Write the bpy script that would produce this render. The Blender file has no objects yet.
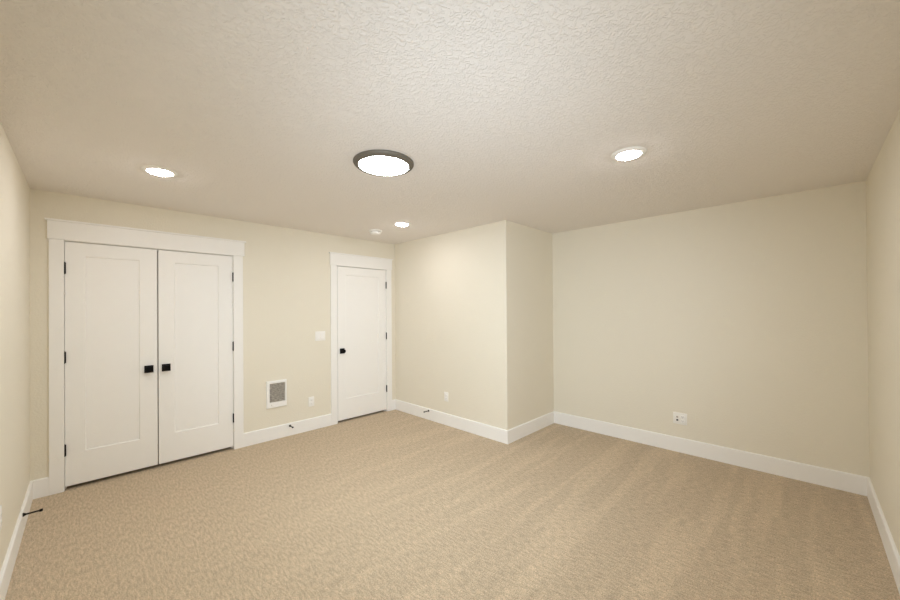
import bpy, bmesh, math
from mathutils import Vector, Matrix

S = bpy.context.scene
COL = S.collection

# ------------------------------------------------------------------ camera
YAW, PITCH, ROLL = 0.7784, 0.0052, -0.0071
CAM = Vector((0.304, -4.3343, 1.46))
fwd = Vector((math.cos(YAW) * math.cos(PITCH), math.sin(YAW) * math.cos(PITCH), math.sin(PITCH)))
rt = fwd.cross(Vector((0, 0, 1))).normalized()
up = rt.cross(fwd)
r2 = rt * math.cos(ROLL) + up * math.sin(ROLL)
u2 = up * math.cos(ROLL) - rt * math.sin(ROLL)
cd = bpy.data.cameras.new('camera')
cd.sensor_width = 36.0
cd.lens = 359.895 / 900 * 36.0
cd.shift_y = 8.3156 / 900
cd.clip_start = 0.02
cam = bpy.data.objects.new('camera', cd)
COL.objects.link(cam)
cam.matrix_world = Matrix(((r2.x, u2.x, -fwd.x, CAM.x), (r2.y, u2.y, -fwd.y, CAM.y),
                           (r2.z, u2.z, -fwd.z, CAM.z), (0, 0, 0, 1)))
S.camera = cam

# ------------------------------------------------------------------ world, exposure, light levels
w = bpy.data.worlds.new('world')
S.world = w
w.use_nodes = True
w.node_tree.nodes['Background'].inputs[0].default_value = (0, 0, 0, 1)
w.node_tree.nodes['Background'].inputs[1].default_value = 0.0
S.view_settings.view_transform = 'Standard'
S.view_settings.look = 'None'
S.view_settings.gamma = 1.0
S.view_settings.exposure = 0.0
S.view_settings.use_curve_mapping = False
S.cycles.max_bounces = 16
S.cycles.diffuse_bounces = 12
S.cycles.sample_clamp_indirect = 0.0

CAN_COLOUR = (1.0, 0.965, 0.985)
DISC_COLOUR = (0.80, 0.94, 1.0)
CAN_STRENGTH = 116.0          # recessed downlights, 3 in view
DISC_STRENGTH = 83.0         # round flush light
# spots at camera stand in for a flashgun; forward pair added to brighten centre
def flash_fill(name, watts, colour, angle, aim, off):
    l = bpy.data.lights.new(name, 'SPOT')
    l.energy = watts
    l.color = colour
    l.spot_size = math.radians(angle)
    l.spot_blend = 1.0
    l.shadow_soft_size = 0.12
    o = bpy.data.objects.new(name, l)
    COL.objects.link(o)
    o.location = CAM + Vector(off)
    o.rotation_euler = Vector(aim).normalized().to_track_quat('-Z', 'Y').to_euler()

FLASH_FILL_COLOUR = (0.742, 0.867, 1.0)

flash_fill('fill_ahead', 125.0, FLASH_FILL_COLOUR, 90, (0.72, 0.69, -0.05), (0.05, 0.0, 0.05))
flash_fill('fill_wide', 110.0, FLASH_FILL_COLOUR, 120, (0.72, 0.69, 0.0), (0.05, 0.0, 0.05))
flash_fill('flash_bounce', 11.5, FLASH_FILL_COLOUR, 165, (0.3, 0.28, 0.8), (0.05, 0.0, -0.3))

# ------------------------------------------------------------------ measures
XB, XD, YC, YE, H = 3.5357, 4.5567, 2.0115, 4.679, 2.4421
T = 0.10            # wall thickness
BH, BT = 0.1463, 0.015

# ------------------------------------------------------------------ materials
def mat(name, col, rough=0.5, metal=0.0, spec=0.5):
    m = bpy.data.materials.new(name)
    m.use_nodes = True
    b = m.node_tree.nodes['Principled BSDF']
    b.inputs['Base Color'].default_value = (*col, 1)
    b.inputs['Roughness'].default_value = rough
    b.inputs['Metallic'].default_value = metal
    b.inputs['Specular IOR Level'].default_value = spec
    return m

def nd(m, t, **kw):
    n = m.node_tree.nodes.new(t)
    for k, v in kw.items():
        setattr(n, k, v)
    return n

def lk(m, a, b):
    m.node_tree.links.new(a, b)

def noise_bump(m, scale, strength, dist, lo=None, hi=None, detail=2.0, distortion=0.0):
    tc = nd(m, 'ShaderNodeTexCoord')
    n = nd(m, 'ShaderNodeTexNoise')
    n.inputs['Scale'].default_value = scale
    n.inputs['Detail'].default_value = detail
    n.inputs['Distortion'].default_value = distortion
    lk(m, tc.outputs['Object'], n.inputs['Vector'])
    out = n.outputs['Fac']
    if lo is not None:
        mr = nd(m, 'ShaderNodeMapRange', interpolation_type='SMOOTHSTEP')
        mr.inputs['From Min'].default_value = lo
        mr.inputs['From Max'].default_value = hi
        lk(m, out, mr.inputs['Value'])
        out = mr.outputs['Result']
    b = nd(m, 'ShaderNodeBump')
    b.inputs['Strength'].default_value = strength
    b.inputs['Distance'].default_value = dist
    lk(m, out, b.inputs['Height'])
    lk(m, b.outputs['Normal'], m.node_tree.nodes['Principled BSDF'].inputs['Normal'])
    return b

M_WALL = mat('wall_paint', (0.80, 0.755, 0.645), 0.55, spec=0.35)
noise_bump(M_WALL, 70, 0.25, 0.0015, 0.40, 0.62, 3)
M_CEIL = mat('ceiling_paint', (0.825, 0.79, 0.755), 0.9, spec=0.0)
noise_bump(M_CEIL, 54, 0.60, 0.003, 0.45, 0.62, 6, 1.0)
M_TRIM = mat('white_trim_paint', (0.90, 0.89, 0.87), 0.42, spec=0.4)
M_DOOR = mat('white_door_paint', (0.90, 0.89, 0.87), 0.45, spec=0.4)
noise_bump(M_DOOR, 160, 0.05, 0.0005)
M_BLACK = mat('black_metal', (0.005, 0.004, 0.0035), 0.65, 0.0, 0.12)
M_BRONZE = mat('dark_bronze_metal', (0.02, 0.016, 0.013), 0.5, 0.2, 0.25)
M_RUBBER = mat('black_rubber', (0.006, 0.006, 0.006), 0.8, 0.0, 0.2)
M_WHITE = mat('white_plastic', (0.89, 0.875, 0.84), 0.4)
M_ENAMEL = mat('white_enamel', (0.90, 0.89, 0.87), 0.35)
M_GRILLE = mat('grey_grille_metal', (0.52, 0.48, 0.42), 0.5, 0.1)
gtc = nd(M_GRILLE, 'ShaderNodeTexCoord')
gmp = nd(M_GRILLE, 'ShaderNodeMapping')
gmp.inputs['Scale'].default_value = (38, 1, 130)
gno = nd(M_GRILLE, 'ShaderNodeTexNoise')
gno.inputs['Scale'].default_value = 1.0
gcr = nd(M_GRILLE, 'ShaderNodeValToRGB')
gcr.color_ramp.elements[0].position = 0.35
gcr.color_ramp.elements[1].position = 0.65
gcr.color_ramp.elements[0].color = (0.34, 0.31, 0.27, 1)
gcr.color_ramp.elements[1].color = (0.62, 0.57, 0.50, 1)
lk(M_GRILLE, gtc.outputs['Object'], gmp.inputs['Vector'])
lk(M_GRILLE, gmp.outputs['Vector'], gno.inputs['Vector'])
lk(M_GRILLE, gno.outputs['Fac'], gcr.inputs['Fac'])
lk(M_GRILLE, gcr.outputs['Color'], M_GRILLE.node_tree.nodes['Principled BSDF'].inputs['Base Color'])
M_DARK = mat('dark_socket', (0.03, 0.028, 0.026), 0.6)
M_PALE = mat('pale_grey_socket', (0.55, 0.53, 0.50), 0.6)
M_GREY = mat('grey_socket', (0.30, 0.29, 0.28), 0.6)
M_RIM = mat('bronze_rim_metal', (0.17, 0.15, 0.12), 0.6, 0.35, 0.3)

def emit(name, col, strength):
    m = mat(name, (0.9, 0.9, 0.9), 0.4)
    b = m.node_tree.nodes['Principled BSDF']
    b.inputs['Emission Color'].default_value = (*col, 1)
    b.inputs['Emission Strength'].default_value = strength
    return m
M_CAN = emit('downlight_lens', CAN_COLOUR, CAN_STRENGTH)
M_DISC = emit('flush_light_lens', DISC_COLOUR, DISC_STRENGTH)

def carpet_material():
    m = mat('loop_carpet', (0.5, 0.4, 0.3), 0.95, spec=0.1)
    bs = m.node_tree.nodes['Principled BSDF']
    bs.inputs['Sheen Weight'].default_value = 0.15
    tc = nd(m, 'ShaderNodeTexCoord')
    # loops: rows along Y, short cells
    mp = nd(m, 'ShaderNodeMapping')
    mp.inputs['Scale'].default_value = (210, 140, 60)
    lk(m, tc.outputs['Object'], mp.inputs['Vector'])
    loops = nd(m, 'ShaderNodeTexNoise')
    loops.inputs['Scale'].default_value = 1.0
    loops.inputs['Detail'].default_value = 3.0
    loops.inputs['Roughness'].default_value = 0.6
    lk(m, mp.outputs['Vector'], loops.inputs['Vector'])
    mp2 = nd(m, 'ShaderNodeMapping')
    mp2.inputs['Scale'].default_value = (78, 20, 1)
    lk(m, tc.outputs['Object'], mp2.inputs['Vector'])
    rows = nd(m, 'ShaderNodeTexNoise')
    rows.inputs['Scale'].default_value = 1.0
    rows.inputs['Detail'].default_value = 2.0
    lk(m, mp2.outputs['Vector'], rows.inputs['Vector'])
    # vacuum strokes: pile brushed in long narrow strips, mostly across the right of the room
    mp3 = nd(m, 'ShaderNodeMapping')
    mp3.inputs['Rotation'].default_value = (0, 0, math.radians(9))
    mp3.inputs['Scale'].default_value = (0.30, 3.4, 1)
    lk(m, tc.outputs['Object'], mp3.inputs['Vector'])
    strokes = nd(m, 'ShaderNodeTexNoise')
    strokes.inputs['Scale'].default_value = 1.7
    strokes.inputs['Detail'].default_value = 2.0
    strokes.inputs['Distortion'].default_value = 0.25
    lk(m, mp3.outputs['Vector'], strokes.inputs['Vector'])
    def ramp(src, lo, hi, a, b):
        r = nd(m, 'ShaderNodeMapRange')
        r.inputs['From Min'].default_value = lo
        r.inputs['From Max'].default_value = hi
        r.inputs['To Min'].default_value = a
        r.inputs['To Max'].default_value = b
        lk(m, src, r.inputs['Value'])
        return r.outputs['Result']
    a = ramp(loops.outputs['Fac'], 0.28, 0.72, 0.54, 1.46)
    b = ramp(rows.outputs['Fac'], 0.32, 0.68, 0.84, 1.16)
    # strokes fade in towards the right-hand side, away from the doors
    sx = nd(m, 'ShaderNodeSeparateXYZ')
    lk(m, tc.outputs['Object'], sx.inputs[0])
    dd = nd(m, 'ShaderNodeMath', operation='SUBTRACT')
    lk(m, sx.outputs['X'], dd.inputs[0]); lk(m, sx.outputs['Y'], dd.inputs[1])
    where = ramp(dd.outputs[0], 2.6, 5.2, 0.15, 1.0)
    c0 = ramp(strokes.outputs['Fac'], 0.50, 0.57, -0.045, 0.055)
    cm = nd(m, 'ShaderNodeMath', operation='MULTIPLY_ADD')
    lk(m, c0, cm.inputs[0]); lk(m, where, cm.inputs[1]); cm.inputs[2].default_value = 1.0
    c = cm.outputs[0]
    m1 = nd(m, 'ShaderNodeMath', operation='MULTIPLY')
    lk(m, a, m1.inputs[0]); lk(m, b, m1.inputs[1])
    m2 = nd(m, 'ShaderNodeMath', operation='MULTIPLY')
    lk(m, m1.outputs[0], m2.inputs[0]); lk(m, c, m2.inputs[1])
    # flecked yarn: two beiges
    fl_ = nd(m, 'ShaderNodeTexNoise')
    fl_.inputs['Scale'].default_value = 55
    lk(m, tc.outputs['Object'], fl_.inputs['Vector'])
    cr = nd(m, 'ShaderNodeValToRGB')
    cr.color_ramp.elements[0].position = 0.40
    cr.color_ramp.elements[1].position = 0.60
    cr.color_ramp.elements[0].color = (0.540, 0.422, 0.293, 1)
    cr.color_ramp.elements[1].color = (0.545, 0.436, 0.307, 1)
    lk(m, fl_.outputs['Fac'], cr.inputs['Fac'])
    vm = nd(m, 'ShaderNodeVectorMath', operation='SCALE')
    lk(m, cr.outputs['Color'], vm.inputs[0]); lk(m, m2.outputs[0], vm.inputs['Scale'])
    lk(m, vm.outputs['Vector'], bs.inputs['Base Color'])
    bp = nd(m, 'ShaderNodeBump')
    bp.inputs['Strength'].default_value = 0.55
    bp.inputs['Distance'].default_value = 0.004
    lk(m, m1.outputs[0], bp.inputs['Height'])
    lk(m, bp.outputs['Normal'], bs.inputs['Normal'])
    return m
M_CARPET = carpet_material()

# ------------------------------------------------------------------ mesh helpers
def box(bm, x0, x1, y0, y1, z0, z1, bevel=0.0, seg=2):
    vs = [bm.verts.new((x, y, z)) for x in (x0, x1) for y in (y0, y1) for z in (z0, z1)]
    fs = [bm.faces.new([vs[i] for i in q]) for q in
          ((0, 1, 3, 2), (4, 6, 7, 5), (0, 4, 5, 1), (2, 3, 7, 6), (0, 2, 6, 4), (1, 5, 7, 3))]
    if bevel:
        es = list({e for f in fs for e in f.edges})
        bmesh.ops.bevel(bm, geom=es, offset=bevel, segments=seg, affect='EDGES', profile=0.5)
    return bm

def prism(bm, profile, p0, p1, out):
    """profile (d, z) swept from p0 to p1; d is measured along the unit vector out."""
    a = [bm.verts.new((p0[0] + out[0] * d, p0[1] + out[1] * d, z)) for d, z in profile]
    b = [bm.verts.new((p1[0] + out[0] * d, p1[1] + out[1] * d, z)) for d, z in profile]
    n = len(a)
    for i in range(n):
        bm.faces.new((a[i], a[(i + 1) % n], b[(i + 1) % n], b[i]))
    bm.faces.new(a[::-1]); bm.faces.new(b)
    return bm

def lathe(bm, prof, n=40, mtx=None):
    """prof: (radius, height) along +Z, closed at radius 0 ends."""
    rings = []
    for r, z in prof:
        if r < 1e-6:
            rings.append([bm.verts.new((0, 0, z))])
        else:
            rings.append([bm.verts.new((r * math.cos(2 * math.pi * i / n), r * math.sin(2 * math.pi * i / n), z)) for i in range(n)])
    for a, b in zip(rings, rings[1:]):
        for i in range(n):
            j = (i + 1) % n
            if len(a) == 1 and len(b) == 1:
                continue
            if len(a) == 1:
                bm.faces.new((a[0], b[i], b[j]))
            elif len(b) == 1:
                bm.faces.new((a[i], a[j], b[0]))
            else:
                bm.faces.new((a[i], a[j], b[j], b[i]))
    if mtx is not None:
        bmesh.ops.transform(bm, matrix=mtx, verts=[v for rg in rings for v in rg])
    return bm

def obj(name, bm, m, parent=None, smooth=False):
    bmesh.ops.recalc_face_normals(bm, faces=bm.faces)
    me = bpy.data.meshes.new(name)
    bm.to_mesh(me); bm.free()
    me.materials.append(m)
    if smooth:
        for p in me.polygons:
            p.use_smooth = True
        try:
            me.set_sharp_from_angle(angle=math.radians(35))
        except Exception:
            pass
    o = bpy.data.objects.new(name, me)
    COL.objects.link(o)
    if parent:
        o.parent = parent
    return o

def tag(o, label, cat, group=None, kind=None):
    o['label'] = label
    o['category'] = cat
    if group:
        o['group'] = group
    if kind:
        o['kind'] = kind
    return o

def struct(name, bm, m, label=None, cat=None):
    o = obj(name, bm, m)
    o['kind'] = 'structure'
    if label:
        o['label'] = label
        o['category'] = cat
    return o

def thing(name, label, cat, loc=(0, 0, 0), rotz=0.0, group=None):
    o = bpy.data.objects.new(name, None)
    o.empty_display_size = 0.05
    COL.objects.link(o)
    o.location = loc
    o.rotation_euler = (0, 0, rotz)
    return tag(o, label, cat, group)

B = bmesh.new

# ------------------------------------------------------------------ room shell
DEPTH = 0.78        # space behind the back wall (closet and hall)
struct('floor', box(B(), -T, XD + T, -YE - T, DEPTH + T, -0.08, 0.0), M_CARPET,
       'beige ribbed loop carpet covering the whole floor', 'carpet')
struct('ceiling', box(B(), -T, XD + T, -YE - T, DEPTH + T, H, H + 0.08), M_CEIL,
       'cream textured ceiling over the whole room', 'ceiling')
struct('wall_left', box(B(), -T, 0, -YE - T, DEPTH + T, 0, H), M_WALL, 'narrow strip of beige wall at far left', 'wall')
struct('wall_near', box(B(), 0, XD + T, -YE - T, -YE, 0, H), M_WALL, 'narrow strip of beige wall at far right', 'wall')
struct('wall_right', box(B(), XD, XD + T, -YE, -YC, 0, H), M_WALL, 'wide blank beige wall on the right', 'wall')

# back wall with two door openings
OC0, OC1 = 0.183, 1.4125       # closet opening
OD0, OD1 = 2.606, 3.377        # entry door opening
OH = 2.052
CH = 2.058                      # closet opening height
bm = B()
cuts = [0.0, OC0, OC1, OD0, OD1, XB]
for i, (a, b) in enumerate(zip(cuts, cuts[1:])):
    z0 = {1: CH, 3: OH}.get(i, 0.0)
    box(bm, a, b, 0.0, T, z0, H)
struct('wall_back', bm, M_WALL, 'beige wall holding the closet doors and the entry door', 'wall')
bm = box(B(), XB, XD + T, -YC, T, 0, H)
es = [e for e in bm.edges if all(abs(v.co.x - XB) < 1e-5 and abs(v.co.y + YC) < 1e-5 for v in e.verts)]
bmesh.ops.bevel(bm, geom=es, offset=0.010, segments=4, affect='EDGES', profile=0.5)
struct('wall_middle', bm, M_WALL, 'boxed-out beige wall corner jutting into the room', 'wall')
bm = box(B(), 0, XB, DEPTH, DEPTH + T, 0, H)
struct('wall_closet', bm, M_WALL)
struct('wall_partition', box(B(), 1.9, 2.0, T, DEPTH, 0, H), M_WALL)
struct('wall_hall', box(B(), XB, XD + T, T, DEPTH + T, 0, H), M_WALL)

# baseboards
BP = [(0, 0), (BT, 0), (BT, BH - 0.006), (BT - 0.004, BH - 0.001), (BT - 0.006, BH), (0, BH)]
def base(name, p0, p1, out):
    return struct(name, prism(B(), BP, p0, p1, out), M_TRIM)
CL0, CL1, CR0, CR1 = 0.099, 0.183, 1.4125, 1.502      # closet casing legs
DL0, DL1, DR0, DR1 = 2.514, 2.606, 3.377, 3.462       # door casing legs
base('baseboard_left', (0, -YE), (0, 0), (1, 0))
base('baseboard_back', (BT, 0), (CL0, 0), (0, -1))
base('baseboard_back', (CR1, 0), (DL0, 0), (0, -1))
base('baseboard_back', (DR1, 0), (XB - BT, 0), (0, -1))
# boxed-out corner: one mitred board along both faces
bm = B()
ring = []
for (px, py, ox, oy) in ((XB, 0, -1, 0), (XB, -YC, -1, -1), (XD, -YC, 0, -1)):
    ring.append([bm.verts.new((px + ox * d, py + oy * d, z)) for d, z in BP])
for a, b in zip(ring, ring[1:]):
    n = len(a)
    for i in range(n):
        bm.faces.new((a[i], a[(i + 1) % n], b[(i + 1) % n], b[i]))
bm.faces.new(ring[0]); bm.faces.new(ring[-1][::-1])
struct('baseboard_middle', bm, M_TRIM)
base('baseboard_right', (XD, -YE), (XD, -YC - BT), (-1, 0))
base('baseboard_near', (BT, -YE), (XD - BT, -YE), (0, 1))

# door casings: two legs, header board, cap and jamb linings
def casing(name, l0, l1, r0, r1, OH, left, right, reveal, label):
    bm = B()
    box(bm, l0, l1 - reveal, -0.018, 0, 0, OH, 0.0015, 1)
    box(bm, r0, r1, -0.018, 0, 0, OH, 0.0015, 1)
    box(bm, l0 - left, r1 + right, -0.023, 0, OH + 0.0005, OH + 0.148, 0.0015, 1)
    box(bm, l0 - left - 0.014, r1 + right + 0.014, -0.036, 0, OH + 0.148, OH + 0.163, 0.003, 2)
    # jamb linings and stops inside the opening
    box(bm, l1 - reveal - 0.0005, l1 + 0.0015, -0.001, T, 0, OH)
    box(bm, r0 - 0.0015, r0 + 0.0005, -0.001, T, 0, OH)
    box(bm, l1, r0, -0.001, T, OH - 0.004, OH + 0.001)
    box(bm, l1, l1 + 0.012, 0.046, T, 0, OH - 0.004)
    box(bm, r0 - 0.012, r0, 0.046, T, 0, OH - 0.004)
    box(bm, l1, r0, 0.046, T, OH - 0.016, OH - 0.004)
    return struct(name, bm, M_TRIM, label, 'door casing')
casing('trim_1', CL0, CL1, CR0, CR1, CH, 0.008, 0.015, 0.0, 'white casing with capped header around the double closet doors')
casing('trim_2', DL0, DL1, DR0, DR1, OH, 0.008, 0.009, 0.012, 'white casing with capped header around the single entry door')

# ------------------------------------------------------------------ doors
def make_hinge(z, x, parent):
    bm = B()
    lathe(bm, [(0, -0.052), (0.003, -0.050), (0.004, -0.047), (0.0085, -0.046), (0.0085, -0.016), (0.0076, -0.0155),
               (0.0085, -0.015), (0.0085, 0.015), (0.0076, 0.0155), (0.0085, 0.016), (0.0085, 0.046), (0.004, 0.047),
               (0.003, 0.050), (0, 0.052)], 16, Matrix.Translation((x, -0.0075, z)))
    return obj('hinge', bm, M_BLACK, parent, True)

def make_knob(x, z, parent, square=True):
    bm = box(B(), x - 0.033, x + 0.033, -0.006, 0.0015, z - 0.034, z + 0.034, 0.002, 2)
    ro = obj('rosette', bm, M_BLACK)
    bm = B()
    lathe(bm, [(0, 0), (0.016, 0), (0.012, 0.006), (0.011, 0.024), (0, 0.024)], 24,
          Matrix.Translation((x, -0.006, z)) @ Matrix.Rotation(math.radians(90), 4, 'X'))
    if square:
        box(bm, x - 0.026, x + 0.026, -0.056, -0.028, z - 0.026, z + 0.026, 0.004, 3)
    else:
        lathe(bm, [(0, 0), (0.014, 0), (0.024, 0.008), (0.027, 0.018), (0.025, 0.027), (0.016, 0.032), (0, 0.033)], 28,
              Matrix.Translation((x, -0.024, z)) @ Matrix.Rotation(math.radians(90), 4, 'X'))
    kn = obj('door_knob', bm, M_BLACK, parent, True)
    ro.parent = kn
    return kn

Y0, Y1 = 0.0015, 0.0365
def door(name, x0, x1, p0, p1, knob_x, hinge_x, label, cat, square):
    z0, z1 = (0.031, 2.049) if square else (0.027, 2.043)
    q0, q1 = 0.298, 1.936
    bm = B()
    # slab ring (stiles and rails) with a sloped inner edge
    def rect(a, b, c, d, y):
        return [bm.verts.new((a, y, c)), bm.verts.new((b, y, c)), bm.verts.new((b, y, d)), bm.verts.new((a, y, d))]
    e = 0.002
    ob = rect(x0, x1, z0, z1, Y1)
    of = rect(x0, x1, z0, z1, Y0 + e)
    ff = rect(x0 + e, x1 - e, z0 + e, z1 - e, Y0)
    fi = rect(p0, p1, q0, q1, Y0)
    ri = rect(p0 + 0.006, p1 - 0.006, q0 + 0.006, q1 - 0.006, Y0 + 0.009)
    bi = rect(p0 + 0.006, p1 - 0.006, q0 + 0.006, q1 - 0.006, Y1)
    for a, b in ((ob, of), (of, ff), (ff, fi), (fi, ri), (ri, bi), (bi, ob)):
        for i in range(4):
            j = (i + 1) % 4
            bm.faces.new((a[i], a[j], b[j], b[i]))
    d = obj(name, bm, M_DOOR)
    tag(d, label, cat, kind='structure')
    obj('door_panel', box(B(), p0 + 0.0055, p1 - 0.0055, Y0 + 0.0085, Y1 - 0.008, q0 + 0.0055, q1 - 0.0055), M_DOOR, d)
    for z in (1.829, 1.094, 0.332):
        make_hinge(z, hinge_x, d)
    make_knob(knob_x, 0.934, d, square)
    return d
door('door_1', 0.187, 0.7815, 0.304, 0.656, 0.719, 0.1855,
     'white shaker closet leaf hinged beside the left wall, its black knob on the right', 'closet door', True)
door('door_2', 0.7895, 1.4085, 0.910, 1.279, 0.846, 1.4110,
     'white shaker closet leaf with hinges on its right and black knob on its left', 'closet door', True)
door('door_3', 2.6145, 3.373, 2.731, 3.249, 2.676, 3.3755,
     'single white shaker entry door with round black knob beside the light switch', 'door', False)

# ------------------------------------------------------------------ ceiling lights
def dup(root, loc, label, rotz=None):
    r = root.copy(); COL.objects.link(r); r.location = loc; r['label'] = label
    if rotz is not None:
        r.rotation_euler = (0, 0, rotz)
    for ch in list(root.children):
        c = ch.copy(); COL.objects.link(c); c.parent = r
        for g in list(ch.children):
            k = g.copy(); COL.objects.link(k); k.parent = c
    return r

can = thing('recessed_light', 'lit recessed ceiling downlight above the double closet doors', 'ceiling light',
            (0.672, -1.150, H), 0, 'recessed downlights in the ceiling')
obj('trim_ring', lathe(B(), [(0.068, 0.0), (0.068, -0.006), (0.071, -0.011), (0.076, -0.0125), (0.086, -0.011), (0.101, -0.004), (0.1035, 0.0), (0.068, 0.0)], 56),
    M_WHITE, can, True)
obj('light_lens', lathe(B(), [(0.0685, -0.005), (0.067, -0.010), (0.060, -0.016), (0.045, -0.021), (0.025, -0.0235), (0, -0.024)], 48), M_CAN, can, True)
dup(can, (2.722, -3.548, H), 'lit recessed ceiling downlight in front of the wide blank right wall')
dup(can, (2.820, -1.100, H), 'lit recessed ceiling downlight beside the smoke detector')

disc = thing('flush_mount_light', 'large round lit flush ceiling light with bronze-grey rim, mid ceiling', 'ceiling light', (1.697, -2.354, H))
obj('rim', lathe(B(), [(0.195, 0.0), (0.198, -0.003), (0.198, -0.010), (0.193, -0.018), (0.182, -0.026), (0.170, -0.029), (0.164, -0.028),
                       (0.162, -0.024), (0.160, 0.0)], 72), M_RIM, disc, True)
obj('light_lens', lathe(B(), [(0.1625, -0.024), (0.156, -0.0275), (0.12, -0.029), (0.06, -0.0295), (0, -0.030)], 64), M_DISC, disc, True)

sm = thing('smoke_detector', 'small round white smoke detector on the ceiling near the entry door', 'smoke detector', (2.810, -0.585, H))
obj('mounting_base', lathe(B(), [(0, 0), (0.080, 0), (0.080, -0.010), (0.072, -0.013), (0, -0.013)], 40), M_WHITE, sm, True)
obj('body', lathe(B(), [(0, -0.017), (0.056, -0.017), (0.064, -0.020), (0.062, -0.036), (0.050, -0.046), (0.02, -0.048), (0, -0.048)], 40), M_WHITE, sm, True)
obj('vent_slot', lathe(B(), [(0, -0.011), (0.053, -0.011), (0.053, -0.017), (0, -0.017)], 40), M_GREY, sm, True)

# ------------------------------------------------------------------ wall heater
ht = thing('wall_heater', 'white wall heater with grey louvred grille on the back wall', 'heater', (1.847, 0, 0.515))
HX, HZ = 0.111, 0.153
gx0, gx1, gz0, gz1 = -0.080, 0.092, -0.090, 0.125
bm = B()
def rr(a, b, c, d, y):
    return [bm.verts.new((a, y, c)), bm.verts.new((b, y, c)), bm.verts.new((b, y, d)), bm.verts.new((a, y, d))]
seq = [rr(-HX, HX, -HZ, HZ, 0.0), rr(-HX, HX, -HZ, HZ, -0.016), rr(-HX + 0.006, HX - 0.006, -HZ + 0.006, HZ - 0.006, -0.022),
       rr(gx0, gx1, gz0, gz1, -0.022), rr(gx0 + 0.003, gx1 - 0.003, gz0 + 0.003, gz1 - 0.003, -0.004),
       rr(gx0 + 0.003, gx1 - 0.003, gz0 + 0.003, gz1 - 0.003, 0.0)]
for a, b in zip(seq, seq[1:] + seq[:1]):
    for i in range(4):
        j = (i + 1) % 4
        bm.faces.new((a[i], a[j], b[j], b[i]))
obj('cover', bm, M_ENAMEL, ht)
bm = B()
box(bm, gx0 + 0.003, gx1 - 0.003, -0.005, -0.001, gz0 + 0.003, gz1 - 0.003)
n = 15
for i in range(n):
    z = gz0 + 0.008 + (gz1 - gz0 - 0.016) * i / (n - 1)
    a = [bm.verts.new((x, y, zz)) for x in (gx0 + 0.002, gx1 - 0.002) for y, zz in ((-0.005, z + 0.005), (-0.017, z - 0.003), (-0.017, z - 0.0050), (-0.005, z + 0.0030))]
    for q in ((0, 1, 2, 3), (7, 6, 5, 4), (0, 4, 5, 1), (1, 5, 6, 2), (2, 6, 7, 3), (3, 7, 4, 0)):
        bm.faces.new([a[k] for k in q])
g = obj('grille', bm, M_GRILLE, ht)
g['label'] = 'grey louvred grille'
k = obj('thermostat_knob', lathe(B(), [(0, 0), (0.014, 0), (0.014, 0.003), (0.011, 0.004), (0.010, 0.012), (0.008, 0.014), (0, 0.014)], 28,
        Matrix.Translation((-0.052, -0.0215, -0.118)) @ Matrix.Rotation(math.radians(90), 4, 'X')), M_WHITE, ht, True)

# ------------------------------------------------------------------ electrical plates (built facing -Y at the origin)
def plate_mesh(wd, h):
    return box(B(), -wd / 2, wd / 2, -0.006, 0.0, -h / 2, h / 2, 0.0028, 2)

def rocker_switch(loc, label):
    t = thing('light_switch', label, 'light switch', loc)
    obj('cover_plate', plate_mesh(0.132, 0.117), M_WHITE, t, True)
    for s in (-1, 1):
        bm = B()
        cx = s * 0.023
        v = [bm.verts.new((cx + x, y, z)) for x in (-0.0165, 0.0165) for y, z in ((-0.004, -0.033), (-0.0105, -0.033), (-0.0072, 0.0), (-0.0072, 0.033), (-0.004, 0.033))]
        bm.faces.new(v[:5]); bm.faces.new(v[5:][::-1])
        for i in range(5):
            j = (i + 1) % 5
            bm.faces.new((v[i], v[j], v[5 + j], v[5 + i]))
        obj('rocker', bm, M_ENAMEL, t)
    return t

def receptacle_face(t, cx, cz, m=None):
    o = obj('socket', box(B(), cx - 0.0165, cx + 0.0165, -0.0085, -0.004, cz - 0.0145, cz + 0.0145, 0.004, 3), M_ENAMEL, t, True)
    bm = B()
    box(bm, cx - 0.0085, cx - 0.006, -0.0088, -0.007, cz - 0.002, cz + 0.0075)
    box(bm, cx + 0.006, cx + 0.0085, -0.0088, -0.007, cz - 0.001, cz + 0.0065)
    box(bm, cx - 0.0025, cx + 0.0025, -0.0088, -0.007, cz - 0.0105, cz - 0.0055)
    obj('slots', bm, M_GREY, o)
    return o

def outlet(loc, rotz, label, h=0.118):
    t = thing('wall_outlet', label, 'outlet', loc, rotz)
    obj('cover_plate', plate_mesh(0.073, h), M_WHITE, t, True)
    receptacle_face(t, 0, 0.0205)
    receptacle_face(t, 0, -0.0205)
    return t

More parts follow.
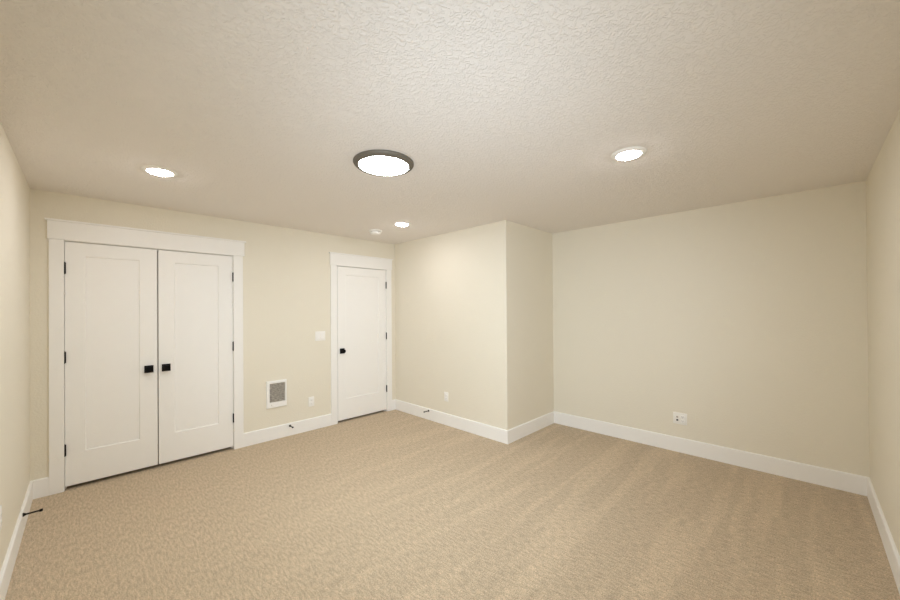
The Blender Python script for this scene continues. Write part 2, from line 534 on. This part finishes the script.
rocker_switch((2.376, 0, 1.148), 'white double rocker light switch left of the entry door')
outlet((2.257, 0, 0.349), 0, 'white duplex wall outlet between the heater and the entry door')
outlet((XB, -1.072, 0.357), math.radians(-90), 'white duplex outlet on the boxed-out wall above a door stop')
outlet((0, -1.456, 0.428), math.radians(90), 'white outlet plate cut off at the left edge of the photo')

t = thing('media_outlet', 'wide white two-gang outlet plate with dark jack on the right wall', 'outlet', (XD, -3.420, 0.341), math.radians(-90))
obj('cover_plate', plate_mesh(0.122, 0.117), M_WHITE, t, True)
receptacle_face(t, 0.024, 0.0205)
receptacle_face(t, 0.024, -0.0205)
def jack(cz, m, lab):
    j = obj('jack', box(B(), -0.024 - 0.009, -0.024 + 0.009, -0.0075, -0.004, cz - 0.009, cz + 0.009, 0.002, 2), m, t, True)
    j['label'] = lab
    c = obj('jack_socket', lathe(B(), [(0, 0), (0.006, 0), (0.0055, 0.004), (0.003, 0.0045), (0, 0.0045)], 20,
            Matrix.Translation((-0.024, -0.0072, cz)) @ Matrix.Rotation(math.radians(90), 4, 'X')), M_GREY if m is M_PALE else M_DARK, j, True)
jack(0.014, M_PALE, 'pale grey jack')
jack(-0.018, M_DARK, 'dark jack')

# ------------------------------------------------------------------ rigid door stops on the baseboards (built pointing -Y)
ds = thing('door_stop', 'short black door stop on the baseboard below the wall heater and outlet', 'door stop',
           (1.993, -BT, 0.115), 0, 'door stops on the baseboards')
RX = Matrix.Rotation(math.radians(90), 4, 'X')
obj('base_flange', lathe(B(), [(0, 0), (0.0125, 0), (0.0125, 0.003), (0.009, 0.008), (0.0055, 0.016), (0, 0.016)], 24, RX), M_BLACK, ds, True)
obj('shaft', lathe(B(), [(0, 0.014), (0.0060, 0.014), (0.0052, 0.030), (0.0052, 0.074), (0, 0.074)], 20, RX), M_BRONZE, ds, True)
obj('rubber_tip', lathe(B(), [(0, 0.072), (0.0075, 0.072), (0.0088, 0.075), (0.0088, 0.084), (0.007, 0.088), (0, 0.0885)], 20, RX), M_RUBBER, ds, True)
dup(ds, (XB - BT, -0.750, 0.121), 'short black door stop on the baseboard of the boxed-out wall', math.radians(-90))
dup(ds, (BT, -0.662, 0.134), 'long black door stop on the left wall baseboard near the closet', math.radians(90))
